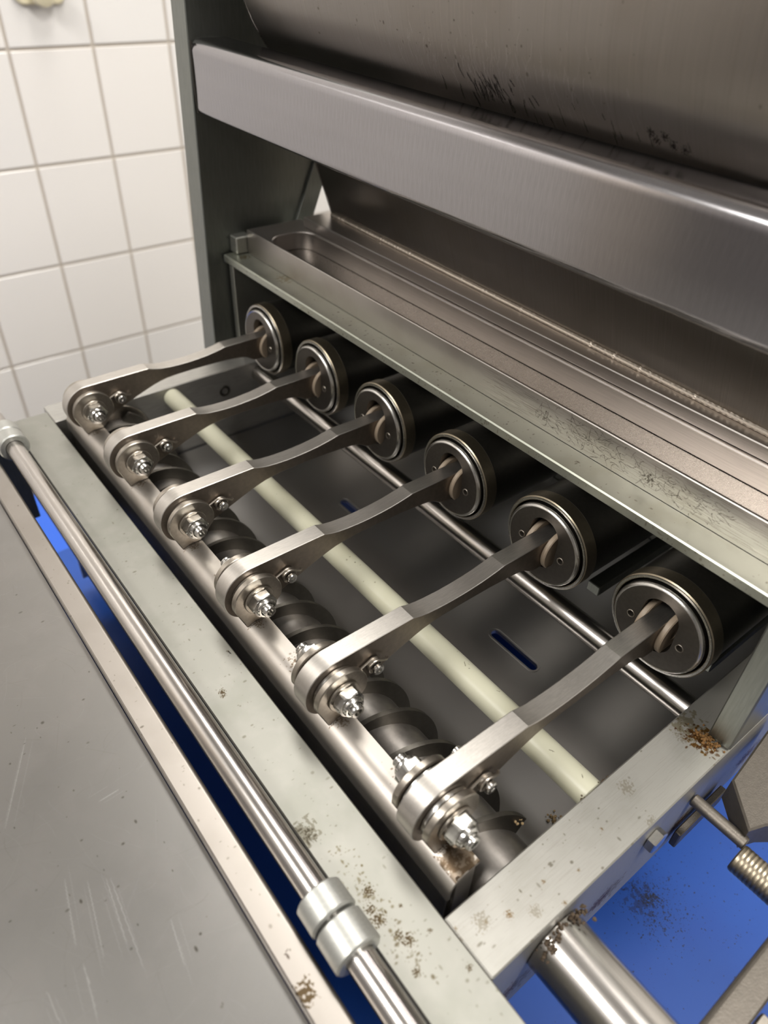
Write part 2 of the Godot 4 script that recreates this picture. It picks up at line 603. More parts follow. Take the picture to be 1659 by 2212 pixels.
# ---- welded base frame, hinged front tray, hinge rod
func frame_and_front() -> void:
	var f := thing("base_frame", "welded light grey flat-topped frame around the row of connecting rods", "frame")
	var top := -0.045
	var mk := Marks.new(-0.08, -0.13, 0.62, 0.12, 2900.0, Color(0.93, 0.94, 0.93), 21)
	mk.mottle(Color(0.80, 0.82, 0.79), 0.30, 0.0070, 3)
	mk.mottle(Color(1, 1, 1), 0.25, 0.0174, 5)
	var brown := Color(0.34, 0.26, 0.15)
	mk.specks(0.3, 0.09, 0.2, 0.012, 260, Color(0.55, 0.52, 0.45), 0.5)
	for p in [[0.2951, 0.094, 0.0022], [0.2975, 0.0945, 0.0014], [0.4298, 0.0937, 0.0028], [0.4423, 0.0975, 0.0035], [0.4367, 0.0977, 0.0026], [0.4521, 0.0944, 0.0024], [0.456, 0.0924, 0.003], [0.4678, 0.0972, 0.002], [0.4432, 0.0859, 0.0008], [0.4592, 0.0821, 0.001], [0.48, 0.0784, 0.0015], [0.2711, 0.0775, 0.0008]]:
		mk.stain(p[0], p[1], p[2], brown, 0.8, 0.8)
	mk.specks(0.428, 0.0945, 0.014, 0.0035, 110, Color(0.50, 0.44, 0.30), 0.6)
	mk.specks(0.458, 0.094, 0.008, 0.004, 60, Color(0.42, 0.36, 0.24), 0.6)
	mk.stain(0.3905, 0.1015, 0.007, Color(0.60, 0.58, 0.52), 0.6, 1.2)
	mk.specks(0.392, 0.101, 0.003, 0.002, 60, Color(0.35, 0.32, 0.26), 0.7)
	mk.line(0.2711, 0.0772, 0.2735, 0.0768, Color(0.15, 0.14, 0.13), 0.9, 0.0006)
	var a := []
	box(a, Vector3(-0.053, top, 0.0742), Vector3(0.62, -0.12, 0.105), 0.0007)
	part("front_bar", a, mk.on(M.frame), f)
	mk = Marks.new(0.44, -0.32, 0.51, 0.12, 4000.0, Color(0.94, 0.94, 0.93), 23)
	mk.mottle(Color(0.84, 0.84, 0.82), 0.35, 0.0058, 8)
	for i in 900:
		var x := rng.randf_range(0.458, 0.49); var z := rng.randf_range(-0.12, 0.075)
		mk.line(x, z, x + rng.randf_range(-0.0005, 0.0005), z + rng.randf_range(0.003, 0.018), Color(0.80, 0.79, 0.77) if i % 2 else Color(1, 1, 1), 0.16)
	for p in [[0.4753, 0.0501, 0.002], [0.4751, 0.0273, 0.0012], [0.487, 0.0266, 0.0012], [0.475, -0.0142, 0.0008], [0.4711, 0.0603, 0.001], [0.4813, 0.0104, 0.0008], [0.465, 0.0735, 0.0012]]:
		mk.stain(p[0], p[1], p[2], Color(0.52, 0.38, 0.20), 0.7, 0.8)
	for p in [[0.4684, -0.0916, 0.0045], [0.4685, -0.042, 0.004], [0.488, -0.0372, 0.003], [0.47, 0.062, 0.004], [0.4813, 0.04, 0.003]]:
		mk.stain(p[0], p[1], p[2], Color(0.72, 0.69, 0.63), 0.6, 1.0)
	mk.specks(0.474, 0.03, 0.012, 0.05, 70, Color(0.45, 0.42, 0.36), 0.6)
	mk.stain(0.4655, -0.100, 0.011, Color(0.60, 0.55, 0.40), 0.5, 0.8)
	mk.stain(0.476, -0.0985, 0.008, Color(0.55, 0.38, 0.14), 0.9, 1.0)
	mk.specks(0.475, -0.0965, 0.006, 0.003, 200, Color(0.36, 0.20, 0.06), 0.8)
	a = []
	box(a, Vector3(0.4590, top, 0.0740), Vector3(0.4890, -0.12, -0.30), 0.0007)
	part("side_bar", a, mk.on(M.side), f)
	a = []
	box(a, Vector3(-0.063, top, 0.0740), Vector3(-0.033, -0.12, -0.30), 0.0007)
	part("side_bar", a, M.side, f)
	a = []
	box(a, Vector3(-0.0625, -0.1202, 0.085), Vector3(-0.0605, -0.2450, -0.30), 0.0005)  # plate added under the bar to keep low light off the belt
	part("skirt", a, M.side, f)
	a = []
	lathe_ring(a, Vector3(-0.0331, -0.0660, -0.0830), Vector3.RIGHT, [Vector2(0.0030, -0.001), Vector2(0.0030, 0.0005), Vector2(0.0034, 0.0009), Vector2(0.0052, 0.0009), Vector2(0.0056, 0.0005), Vector2(0.0056, -0.001)], 28)
	part("bolt_eye", a, M.barrel, f)
	# drip pan with two slots in its floor
	var pan := thing("drip_pan", "dark steel pan with long slots in its floor, beneath the connecting rods", "pan")
	var comb := CSGCombiner3D.new()
	comb.name = "pan_floor"
	pan.add_child(comb)
	var cb := CSGBox3D.new()
	cb.name = "slab"
	cb.size = Vector3(0.488, 0.003, 0.37)
	cb.position = Vector3(0.213, -0.1185, -0.115)
	cb.material = M.pan
	comb.add_child(cb)
	for x: float in [0.141, 0.335]:
		var cut := CSGPolygon3D.new()
		cut.name = "slot"
		cut.polygon = arc(0.0185, 0, 0.0036, -90, 90, 8) + arc(-0.0185, 0, 0.0036, 90, 270, 8)
		cut.depth = 0.022
		cut.operation = CSGShape3D.OPERATION_SUBTRACTION
		cut.rotation_degrees = Vector3(90, 0, 0)
		cut.position = Vector3(x, -0.13, -0.1135)
		cut.material = M.pan
		comb.add_child(cut, true)
		a = []
		var outer := arc(0.0185, 0, 0.0052, -90, 90, 12) + arc(-0.0185, 0, 0.0052, 90, 270, 12)
		var inner := arc(0.0185, 0, 0.0037, -90, 90, 12) + arc(-0.0185, 0, 0.0037, 90, 270, 12)
		var move := Transform3D(Basis.IDENTITY, Vector3(x, -0.117, -0.1135))
		loft(a, [move * lift(outer, 1, 0.0), move * lift(outer, 1, 0.0003), move * lift(inner, 1, -0.0022), move * lift(inner, 1, -0.0030)], false, true)
		part("slot_rim", a, M.pan, pan)
	a = []
	box(a, Vector3(-0.031, -0.250, -0.304), Vector3(0.457, 0.046, -0.301), 0.0005)  # extended below the pan to block light on the belt from behind
	part("back_panel", a, M.panel, pan)
	# front tray: a raised lip along the hinge and a scratched sheet in front of it
	var s := thing("front_tray", "scratched stainless tray sheet with a raised lip in front of the hinge rod", "tray")
	mk = Marks.new(0.0, 0.10, 0.62, 0.52, 2600.0, Color(0.86, 0.86, 0.85), 31)
	mk.mottle(Color(0.80, 0.80, 0.79), 0.4, 0.0035, 12)
	mk.mottle(Color(0.92, 0.91, 0.90), 0.25, 0.0116, 13)
	var white := Color(1, 1, 1)
	for p in [[0.2518, 0.1895, 0.2963, 0.2136], [0.3375, 0.1991, 0.3685, 0.2051], [0.3449, 0.1911, 0.3801, 0.1974], [0.349, 0.184, 0.3808, 0.1874], [0.3503, 0.1823, 0.3935, 0.1856], [0.3765, 0.205, 0.3996, 0.2079], [0.3836, 0.1682, 0.4042, 0.1716], [0.3109, 0.1724, 0.3111, 0.1617], [0.3782, 0.2056, 0.3859, 0.2056], [0.3774, 0.2208, 0.3925, 0.2203]]:
		mk.line(p[0], p[1], p[2], p[3], white, 0.9, 0.0004)
		for q in 2:
			var dx := rng.randf_range(-0.006, 0.01); var dz := rng.randf_range(-0.004, 0.004)
			mk.line(p[0] + dx, p[1] + dz, p[2] + dx, p[3] + dz, white, 0.3)
	for i in 500:
		var x := rng.randf_range(0.08, 0.45); var z := rng.randf_range(0.15, 0.3)
		var an := rng.randf() * TAU
		var ln := rng.randf_range(0.004, 0.03)
		mk.line(x, z, x + cos(an) * ln, z + sin(an) * ln, white if i % 3 else Color(0.7, 0.7, 0.68), rng.randf_range(0.04, 0.15), 0.0, rng.randf_range(-0.002, 0.002))
	mk.specks(0.3, 0.19, 0.08, 0.03, 90, Color(0.4, 0.38, 0.34), 0.7)
	a = []
	sheet(a, PackedVector2Array([Vector2(0.1416, -0.0545), Vector2(0.16, -0.0555), Vector2(0.30, -0.0625), Vector2(0.5, -0.0725)]), 0.002, -0.02, 0.62)
	part("sheet", a, mk.on(M.sheet), s)
	mk = Marks.new(0.0, -0.13, 0.62, 0.15, 2900.0, Color(0.92, 0.91, 0.90), 33)
	mk.mottle(Color(0.82, 0.81, 0.79), 0.3, 0.0058, 15)
	mk.stain(0.4462, 0.1386, 0.0052, Color(0.36, 0.29, 0.18), 0.8, 1.0)
	mk.specks(0.4289, 0.1355, 0.001, 0.001, 6, Color(0.2, 0.15, 0.12), 0.8)
	mk.specks(0.25, 0.134, 0.12, 0.004, 60, Color(0.5, 0.48, 0.44), 0.6)
	a = []
	var lip := PackedVector2Array([Vector2(0.1275, -0.095), Vector2(0.1275, -0.0475)])
	lip.append_array(arc(0.130, -0.0475, 0.0025, 180, 90, 5))
	lip.append_array(PackedVector2Array([Vector2(0.1405, -0.0450), Vector2(0.1412, -0.0457), Vector2(0.1412, -0.0600), Vector2(0.1395, -0.0600), Vector2(0.1395, -0.0470), Vector2(0.1300, -0.0470), Vector2(0.1292, -0.0478), Vector2(0.1292, -0.095)]))
	prism(a, lip, 0, -0.02, 0.62, 0.0003)
	part("lip", a, mk.on(M.lip), s)
	a = []
	box(a, Vector3(-0.0198, -0.0750, 0.1440), Vector3(-0.0178, -0.240, 0.50), 0.0005)  # added unseen plate, stops side light reaching the belt
	part("added_end_skirt", a, M.sheet, s)
	a = []
	box(a, Vector3(-0.055, -0.05, 0.1062), Vector3(-0.045, -0.141, 0.150), 0.0006)
	tag(part("hinge_bracket", a, M.panel, self), "dull end bracket below the far end of the hinge rod", "bracket")
	# hinge rod and its knuckles
	var h := thing("hinge_rod", "polished steel hinge rod along the front of the frame", "rod")
	a = []
	rod(a, Vector3(-0.05, -0.036, 0.1146), Vector3(0.60, -0.036, 0.1146), 0.0065, 48)
	part("shaft", a, M.chrome, h)
	var names := ["cast grey hinge knuckle on the far end of the rod, nearest the tiled wall", "second cast grey hinge knuckle at the far end, next to the bare shaft", "worn grey hinge knuckle at the near end of the rod, farther of the pair", "worn grey hinge knuckle at the near end of the rod, closest to the camera"]
	var spots := [[-0.026, -0.0122], [-0.0115, 0.0025], [0.4208, 0.4342], [0.4356, 0.4515]]
	for i in 4:
		a = []
		var l: float = spots[i][1] - spots[i][0]
		lathe_ring(a, Vector3(spots[i][0], -0.036, 0.1146), Vector3.RIGHT, [Vector2(0.0068, 0), Vector2(0.0102, 0), Vector2(0.0112, 0.0009), Vector2(0.0113, l - 0.0009), Vector2(0.0104, l), Vector2(0.0068, l)], 56)
		tag(part("hinge_knuckle", a, M.hub, self), names[i], "knuckle", "hinge knuckles on the front rod")
	a = []
	crumbs(a, Vector3(0.4195, -0.0335, 0.1165), Vector3(0.0008, 0.0015, 0.003), 26, 0.0004, 0.0010)
	part("grime", a, M.crud, h).set_meta("kind", "stuff")

# ---- side panels, beam, hopper, trough and ledge behind the pistons
func rear_body() -> void:
	var a := []
	# left side panel: vertical plate with a slanting rear edge
	var p := thing("side_panel", "tall dull steel side panel between the machine and the tiled wall", "panel")
	prism(a, PackedVector2Array([Vector2(-0.0915, -0.045), Vector2(-0.1005, 0.24), Vector2(-0.107, 0.44), Vector2(-0.40, 0.44), Vector2(-0.245, 0.165), Vector2(-0.206, 0.070), Vector2(-0.206, -0.045)]), 0, -0.086, -0.062, 0.0007)
	part("plate", a, M.panel, p)
	a = []
	prism(a, PackedVector2Array([Vector2(-0.187, 0.068), Vector2(-0.2110, 0.122), Vector2(-0.2395, 0.165), Vector2(-0.2445, 0.165), Vector2(-0.2205, 0.103), Vector2(-0.2082, 0.074), Vector2(-0.206, 0.068)]), 0, -0.0625, -0.0585, 0.0005)
	part("edge_strip", a, M.panel, p)
	p = thing("side_panel", "dull steel side panel whose front edge stands on the near side bar", "panel")
	a = []
	box(a, Vector3(0.476, -0.0445, -0.1030), Vector3(0.489, 0.44, -0.40), 0.0008)
	part("plate", a, M.panel, p)
	# cross beam with rounded nose
	p = thing("cross_beam", "wide stainless cross beam with a bright rounded top edge below the hopper", "beam")
	p.position = Vector3(-0.062, 0, 0)
	p.rotation.z = -0.009
	a = []
	var t := PackedVector2Array([Vector2(-0.135, 0.1665), Vector2(-0.1055, 0.1665)])
	t.append_array(arc(-0.105, 0.1715, 0.005, -85, 0, 5))
	t.append_array(arc(-0.1085, 0.2095, 0.0085, 0, 90, 12))
	t.append_array(PackedVector2Array([Vector2(-0.130, 0.2180), Vector2(-0.130, 0.2155), Vector2(-0.1087, 0.2155), Vector2(-0.1050, 0.2135), Vector2(-0.1030, 0.2095), Vector2(-0.1030, 0.1720), Vector2(-0.1055, 0.1690), Vector2(-0.135, 0.1690)]))
	prism(a, t, 0, 0.0005, 0.537, 0.0003)
	part("channel", a, M.beam, p)
	a = []
	tube(a, [Vector3(0.0015, 0.217, -0.1005), Vector3(0.0012, 0.20, -0.0998), Vector3(0.0012, 0.185, -0.0998), Vector3(0.0015, 0.168, -0.1005)], 0.0011, 8)
	part("weld_seam", a, M.barrel, p)
	# hopper
	p = thing("hopper", "large curved stainless hopper wall above and behind the cross beam", "hopper")
	p.position = Vector3(-0.017, 0, -0.200)
	p.rotation.y = -0.030
	var prof := PackedVector2Array()
	var curve := Curve2D.new()
	for q in [[0, 0.085], [0.012, 0.118], [0.024, 0.150], [0.036, 0.180], [0.046, 0.200], [0.054, 0.212], [0.0615, 0.222], [0.068, 0.232], [0.0735, 0.2447], [0.077, 0.26], [0.079, 0.28], [0.080, 0.32], [0.080, 0.42]]:
		prof.append(Vector2(q[0], q[1]))
	var smooth := PackedVector2Array()
	for i in prof.size() - 1:
		var p0 := prof[maxi(i - 1, 0)]; var p3 := prof[mini(i + 2, prof.size() - 1)]
		for k in 5:
			smooth.append(prof[i].cubic_interpolate(prof[i + 1], p0, p3, k / 5.0))
	smooth.append(prof[-1])
	var mk := Marks.new(-0.02, 0.05, 0.50, 0.45, 2600.0, Color(0.86, 0.86, 0.86), 41)
	mk.mottle(Color(0.78, 0.76, 0.73), 0.3, 0.0035, 22)
	for i in 260:
		var x := 0.255 + rng.randfn() * 0.045; var y := 0.238 + rng.randfn() * 0.007
		mk.line(x, y, x + rng.randf_range(-0.003, 0.003), y - rng.randf_range(0.002, 0.012), Color(1, 1, 1), rng.randf_range(0.2, 0.7), 0.0, rng.randf_range(-0.001, 0.001))
	for i in 46:
		var x := 0.250 + rng.randfn() * 0.013; var y := 0.2275 + rng.randfn() * 0.003
		mk.line(x, y, x + rng.randf_range(-0.002, 0.004), y - rng.randf_range(0.003, 0.010), Color(0.16, 0.15, 0.14), 0.75, 0.0006, rng.randf_range(-0.001, 0.001))
	for i in 14:
		var x := rng.randf_range(0.28, 0.38); var y := rng.randf_range(0.217, 0.229)
		mk.line(x, y, x + 0.001, y - rng.randf_range(0.003, 0.010), Color(0.16, 0.15, 0.14), 0.65)
	for q in [[0.355, 0.224], [0.362, 0.2235], [0.357, 0.221], [0.366, 0.2205], [0.372, 0.220]]:
		mk.stain(q[0], q[1], 0.0022, Color(0.15, 0.14, 0.13), 0.8, 0.8)
	mk.specks(0.25, 0.245, 0.08, 0.012, 60, Color(0.4, 0.37, 0.33), 0.7)
	for i in 2200:
		var x := rng.randf_range(0.0, 0.54); var y := rng.randf_range(0.08, 0.33)
		mk.line(x, y, x, y - rng.randf_range(0.01, 0.05), Color(0.95, 0.94, 0.93) if i % 2 else Color(0.78, 0.77, 0.76), 0.25)
	a = []
	sheet(a, smooth, 0.002, 0.0, 0.488)
	part("front_wall", a, mk.on(M.hopper), p)
	a = []
	var side := smooth.duplicate()
	side.append(Vector2(-0.25, 0.42)); side.append(Vector2(-0.13, 0.085))
	prism(a, side, 0, -0.002, 0.0001, 0.0003)
	part("end_wall", a, M.hopper, p)
	a = []
	var loops := []
	for i in 408:
		var r := 0.0019 * (1.0 + 0.10 * sin(i * 1.9) + 0.07 * rng.randf_range(-1, 1))
		loops.append(ring(Vector3(0.0008 + i * 0.00119, 0.0852, 0.0008), Vector3.RIGHT, r, 0.0, 10))
	loft(a, loops)
	part("weld_seam", a, M.weld, p)
	# ledge the pistons work under, trough frame, block
	mk = Marks.new(-0.08, -0.22, 0.50, 0.06, 2900.0, Color(0.92, 0.93, 0.91), 51)
	mk.mottle(Color(0.80, 0.80, 0.74), 0.35, 0.0070, 32)
	mk.specks(0.2, -0.118, 0.15, 0.005, 160, Color(0.4, 0.38, 0.33), 0.6)
	mk.specks(0.2, 0.0505, 0.2, 0.002, 300, Color(0.55, 0.53, 0.48), 0.6)
	mk.stain(-0.042, -0.121, 0.006, Color(0.50, 0.42, 0.24), 0.6, 0.9)
	mk.stain(0.02, -0.126, 0.01, Color(0.62, 0.55, 0.38), 0.4, 0.9)
	p = thing("ledge_plate", "greenish grey ledge plate running above the row of cylinders", "plate")
	a = []
	box(a, Vector3(-0.0585, 0.0470, -0.1090), Vector3(0.475, 0.0537, -0.225), 0.0008)
	part("plate", a, mk.on(M.plate), p)
	a = []
	box(a, Vector3(-0.0570, -0.0450, -0.1130), Vector3(-0.0500, 0.0468, -0.225), 0.0006)
	part("end_support", a, M.plate, p)
	a = []
	box(a, Vector3(-0.0610, 0.0540, -0.1180), Vector3(-0.0490, 0.0690, -0.1340), 0.0010)
	tag(part("corner_block", a, M.plate, self), "small greenish square block on the far end of the ledge plate", "block")
	mk = Marks.new(-0.08, -0.22, 0.50, 0.09, 2900.0, Color(0.9, 0.9, 0.9), 53)
	mk.mottle(Color(0.80, 0.78, 0.76), 0.3, 0.0058, 35)
	for i in 260:
		var x := rng.randf_range(0.30, 0.43); var y := 0.064 + rng.randfn() * 0.004
		var an := rng.randf_range(-0.6, 0.6) if i % 2 else rng.randf() * TAU
		var ln := rng.randf_range(0.001, 0.008)
		mk.line(x, y, x + cos(an) * ln, y + sin(an) * ln, Color(0.28, 0.27, 0.26), rng.randf_range(0.2, 0.6), 0.0, rng.randf_range(-0.0015, 0.0015))
	for i in 500:
		var x := rng.randf_range(0.25, 0.47); var y := rng.randf_range(0.056, 0.074)
		mk.line(x, y, x + rng.randf_range(0.004, 0.02), y + rng.randf_range(-0.0004, 0.0004), Color(1, 1, 1) if i % 2 else Color(0.7, 0.69, 0.67), 0.4)
	mk.stain(0.385, 0.062, 0.004, Color(0.3, 0.28, 0.26), 0.6, 0.7)
	p = thing("trough_frame", "long steel trough frame with a rounded rectangular recess on the ledge plate", "trough")
	# rim: outer and inner outlines as equal loops
	var outer := PackedVector2Array(); var inner := PackedVector2Array()
	var cs := [Vector2(0.46, -0.1500), Vector2(0.46, -0.1520), Vector2(-0.01, -0.1520), Vector2(-0.01, -0.1500)]
	inner.append_array(arc(0.452, -0.1475, 0.0160, 90, 0, 6))
	inner.append_array(arc(0.452, -0.1570, 0.0160, 0, -90, 6))
	inner.append_array(arc(-0.004, -0.1570, 0.0160, -90, -180, 6))
	inner.append_array(arc(-0.004, -0.1475, 0.0160, 180, 90, 6))
	var corners := [Vector2(0.4745, -0.1290), Vector2(0.4745, -0.1860), Vector2(-0.0480, -0.1860), Vector2(-0.0480, -0.1290)]
	for k in 4:
		for i in 7:
			var q: Vector2 = corners[k]
			var w: Vector2 = inner[k * 7 + i]
			if i < 3:
				outer.append(Vector2(lerpf(w.x, q.x, [0.0, 0.5, 1.0][i]), q.y) if k % 2 == 0 else Vector2(q.x, lerpf(w.y, q.y, [0.0, 0.5, 1.0][i])))
			elif i == 3:
				outer.append(q)
			else:
				outer.append(Vector2(q.x, lerpf(q.y, w.y, [0.0, 0.5, 1.0][i - 4])) if k % 2 == 0 else Vector2(lerpf(q.x, w.x, [0.0, 0.5, 1.0][i - 4]), q.y))
	# keep the front rim 2.5 mm wide
	a = []
	var yb := 0.0540; var yt := 0.0750; var c := 0.0005
	var o2 := PackedVector2Array(); var i2 := PackedVector2Array()
	for k in outer.size():
		o2.append(Vector2(clampf(outer[k].x, -0.0480 + c, 0.4745 - c), clampf(outer[k].y, -0.1860 + c, -0.1290 - c)))
		var d := (inner[k] - Vector2(clampf(inner[k].x, -0.004, 0.452), clampf(inner[k].y, -0.1570, -0.1475))).normalized()
		i2.append(inner[k] + d * c)
	loft(a, [lift(outer, 1, yb), lift(outer, 1, yt - c), lift(o2, 1, yt), lift(i2, 1, yt), lift(inner, 1, yt - c), lift(inner, 1, yb)], false, true)
	part("rim", a, mk.on(M.trough), p)
	a = []
	prism(a, inset(inner, 0.0003), 1, 0.0541, 0.0600, 0.0004)
	part("recess_floor", a, M.hopper, p)
	a = []
	loft(a, [lift(inset(inner, -0.00005), 1, 0.0605), lift(inset(inner, -0.00005), 1, yt - 0.0007), lift(inset(inner, 0.0005), 1, yt - 0.0007), lift(inset(inner, 0.0005), 1, 0.0605)], false, true)
	part("recess_wall", a, M.trough, p)
	a = []
	box(a, Vector3(-0.0270, 0.0752, -0.1755), Vector3(0.4740, 0.0838, -0.235), 0.0006)
	tag(part("hopper_flange", a, M.trough, self), "flat steel flange strip under the hopper, along the bright weld seam", "flange")
	a = []
	box(a, Vector3(-0.12, 0.048, -0.30), Vector3(0.02, 0.052, -0.45), 0.0006)
	tag(part("rear_shelf", a, M.side, self), "pale steel shelf glimpsed through the gap beside the hopper", "shelf")
	a = []
	box(a, Vector3(-0.30, 0.000, -0.60), Vector3(0.10, 0.085, -0.63), 0.002)
	tag(part("rear_rail", a, M.cast, self), "brownish rail glimpsed behind the gap between side panel and hopper", "rail")

# ---- front carriage: rail with lugs, pivot bolts, connecting rods
const BOLT_Y := -0.019
const BOLT_Z := 0.0522
const ORD := ["first in the row, nearest the tiled wall", "second from the tiled wall", "third from the tiled wall", "fourth from the tiled wall", "fifth from the tiled wall", "last in the row, closest to the camera"]

func carriage() -> void:
	var a := []
	var r := thing("carriage_rail", "folded stainless rail that carries the pivot lugs of the connecting rods", "rail")
	var prof := PackedVector2Array([Vector2(0.0478, -0.0360), Vector2(0.0540, -0.0360)])
	prof.append_array(arc(0.0545, -0.0475, 0.0115, 88, 4, 10))
	prof.append_array(PackedVector2Array([Vector2(0.0660, -0.0520), Vector2(0.0640, -0.0520), Vector2(0.0640, -0.0480)]))
	prof.append_array(arc(0.0545, -0.0475, 0.0095, 0, 90, 9))
	prof.append_array(PackedVector2Array([Vector2(0.0478, -0.0380)]))
	var mk := Marks.new(-0.04, -0.09, 0.47, 0.07, 2900.0, Color(0.92, 0.91, 0.9), 61)
	mk.mottle(Color(0.82, 0.80, 0.77), 0.35, 0.0087, 42)
	for i in 6:
		for k in 26:
			mk.put(i * PITCH + 0.0132 + rng.randf() * 0.0008, 0.050 + k * 0.00048, Color(0.28, 0.17, 0.06), 0.8)
		mk.stain(i * PITCH + 0.016, 0.055, 0.0040, Color(0.50, 0.42, 0.32), 0.5, 0.6)
		mk.specks(i * PITCH - 0.022, 0.054, 0.008, 0.003, 26, Color(0.35, 0.28, 0.2), 0.6)
	mk.specks(0.315, 0.053, 0.008, 0.003, 160, Color(0.35, 0.28, 0.2), 0.7)
	mk.stain(0.446, 0.053, 0.012, Color(0.40, 0.34, 0.27), 0.7, 1.3)  # brown grime, with the shade at the rail end painted in
	mk.stain(0.450, 0.058, 0.010, Color(0.34, 0.28, 0.21), 0.6, 1.1)
	prism(a, prof, 0, -0.030, 0.4530, 0.0003)
	box(a, Vector3(0.4512, -0.0372, 0.0500), Vector3(0.4528, -0.100, 0.0615), 0.0003)  # end cap added to keep the hollow of the rail from showing bright
	part("rail", a, mk.on(M.rail), r)
	a = []
	box(a, Vector3(-0.030, -0.0510, 0.0625), Vector3(0.4505, -0.108, 0.0639), 0.0003)
	part("apron", a, M.rail, r)
	var lug := PackedVector2Array([Vector2(0.0480, -0.0359), Vector2(0.0560, -0.0359), Vector2(0.0615, -0.0380)])
	var turn := arc(BOLT_Z, BOLT_Y, 0.0160, -10, 200, 26)
	lug.append_array(turn)
	a = []
	prism(a, lug, 0, 0.0, 0.0040, 0.0005)
	var lm := to_mesh(a)
	for i in 6:
		for s: float in [-0.0127, 0.0087]:
			var o := MeshInstance3D.new()
			o.name = "lug"
			o.mesh = lm
			o.material_override = M.lug
			o.position = Vector3(i * PITCH + s, 0, 0)
			r.add_child(o, true)
	# connecting rod
	var rod_ := thing("connecting_rod", "curved grey steel connecting rod, " + ORD[0], "connecting rod", "connecting rods between the pistons and the front rail")
	var top := PackedVector2Array()
	top.append_array(arc(BOLT_Z, BOLT_Y, 0.0190, -142, -60, 9))
	top.append_array(arc(BOLT_Z, BOLT_Y, 0.0188, -45, 90, 18))
	for q in [[0.02, 0.0], [0.0005, 0.0], [0.0, -0.0002], [-0.0025, -0.0011], [-0.0060, -0.0021], [-0.0105, -0.0030], [-0.017, -0.0037], [-0.026, -0.0042], [-0.035, -0.0042], [-0.044, -0.0038], [-0.052, -0.0031], [-0.059, -0.0021], [-0.0645, -0.0012], [-0.0692, -0.0001], [-0.0698, 0.0], [-0.085, 0.0], [-0.122, 0.0], [-0.122, -0.0210], [-0.1000, -0.0208], [-0.0975, -0.0204], [-0.0950, -0.0192], [-0.0925, -0.0175], [-0.0900, -0.0160], [-0.0870, -0.0150], [-0.083, -0.0143], [-0.075, -0.0134], [-0.060, -0.0126], [-0.040, -0.0123], [-0.022, -0.0126], [-0.014, -0.0133], [-0.008, -0.0143], [-0.003, -0.0156], [0.002, -0.0172], [0.007, -0.0190], [0.0105, -0.0203], [0.0125, -0.0210]]:
		top.append(Vector2(q[0], q[1]))
	a = []
	prism(a, top, 0, -0.0056, 0.0056, 0.00035)
	shade_by_facing("arm", a, M.rod_steel, M.side_shade, rod_, 0.35)
	for s: float in [-1.0, 1.0]:
		a = []
		lathe_ring(a, Vector3(0.00575 * s, BOLT_Y, BOLT_Z), Vector3(s, 0, 0), [Vector2(0.0050, 0), Vector2(0.0138, 0), Vector2(0.0142, 0.0004), Vector2(0.0142, 0.0022), Vector2(0.0138, 0.0026), Vector2(0.0050, 0.0026)], 40)
		part("spacer_ring", a, M.bright, rod_)
		a = []
		lathe_ring(a, Vector3(0.0056 * s, -0.0107, -0.1170), Vector3(s, 0, 0), [Vector2(0.004, 0), Vector2(0.0133, 0), Vector2(0.0139, 0.0006), Vector2(0.0139, 0.0030), Vector2(0.0133, 0.0036), Vector2(0.004, 0.0036)], 40)
		part("bushing", a, M.cream, rod_)
		# retaining pin with its coil spring
		a = []
		lathe(a, Vector3(0.0055 * s, -0.0165, 0.0285), Vector3(s, 0, 0), [Vector2(0.0019, 0), Vector2(0.0019, 0.0048), Vector2(0.0031, 0.0050), Vector2(0.0033, 0.0054), Vector2(0.0033, 0.0068), Vector2(0.0028, 0.0074), Vector2(0.0013, 0.0074), Vector2(0.0011, 0.0060), Vector2(0.0, 0.0060)], 24)
		part("pin_screw", a, M.bright, rod_)
		a = []
		var path := [Vector3(0.0069 * s, -0.0190, 0.0430), Vector3(0.0068 * s, -0.0165, 0.0390)]
		for k in 34:
			var an := deg_to_rad(60.0 + k * 24.0)
			path.append(Vector3((0.0068 + 0.0025 * k / 33.0) * s, -0.0165 + sin(an) * 0.0042, 0.0285 + cos(an) * 0.0042))
		path.append(Vector3(0.0092 * s, -0.0148, 0.0232))
		path.append(Vector3(0.0088 * s, -0.0163, 0.0208))
		path.append(Vector3(0.0076 * s, -0.0166, 0.0196))
		tube(a, path, 0.00085, 8)
		part("torsion_spring", a, M.lug, rod_)
	# pivot bolt with lock nut and washer at either end
	var bolt := thing("pivot_bolt", "pivot bolt with two lock nuts, " + ORD[0], "bolt", "pivot bolts along the front rail")
	a = []
	lathe(a, Vector3(-0.0270, BOLT_Y, BOLT_Z), Vector3.RIGHT, [Vector2(0.0, 0), Vector2(0.0034, 0), Vector2(0.0040, 0.0006), Vector2(0.0040, 0.0012), Vector2(0.0037, 0.0016), Vector2(0.0040, 0.0020), Vector2(0.0040, 0.0496), Vector2(0.0037, 0.0500), Vector2(0.0040, 0.0504), Vector2(0.0037, 0.0510), Vector2(0.0040, 0.0514), Vector2(0.0040, 0.0522), Vector2(0.0035, 0.0530), Vector2(0.0022, 0.0530), Vector2(0.0021, 0.0500), Vector2(0.0, 0.0500)], 28)
	part("shank", a, M.bright, bolt)
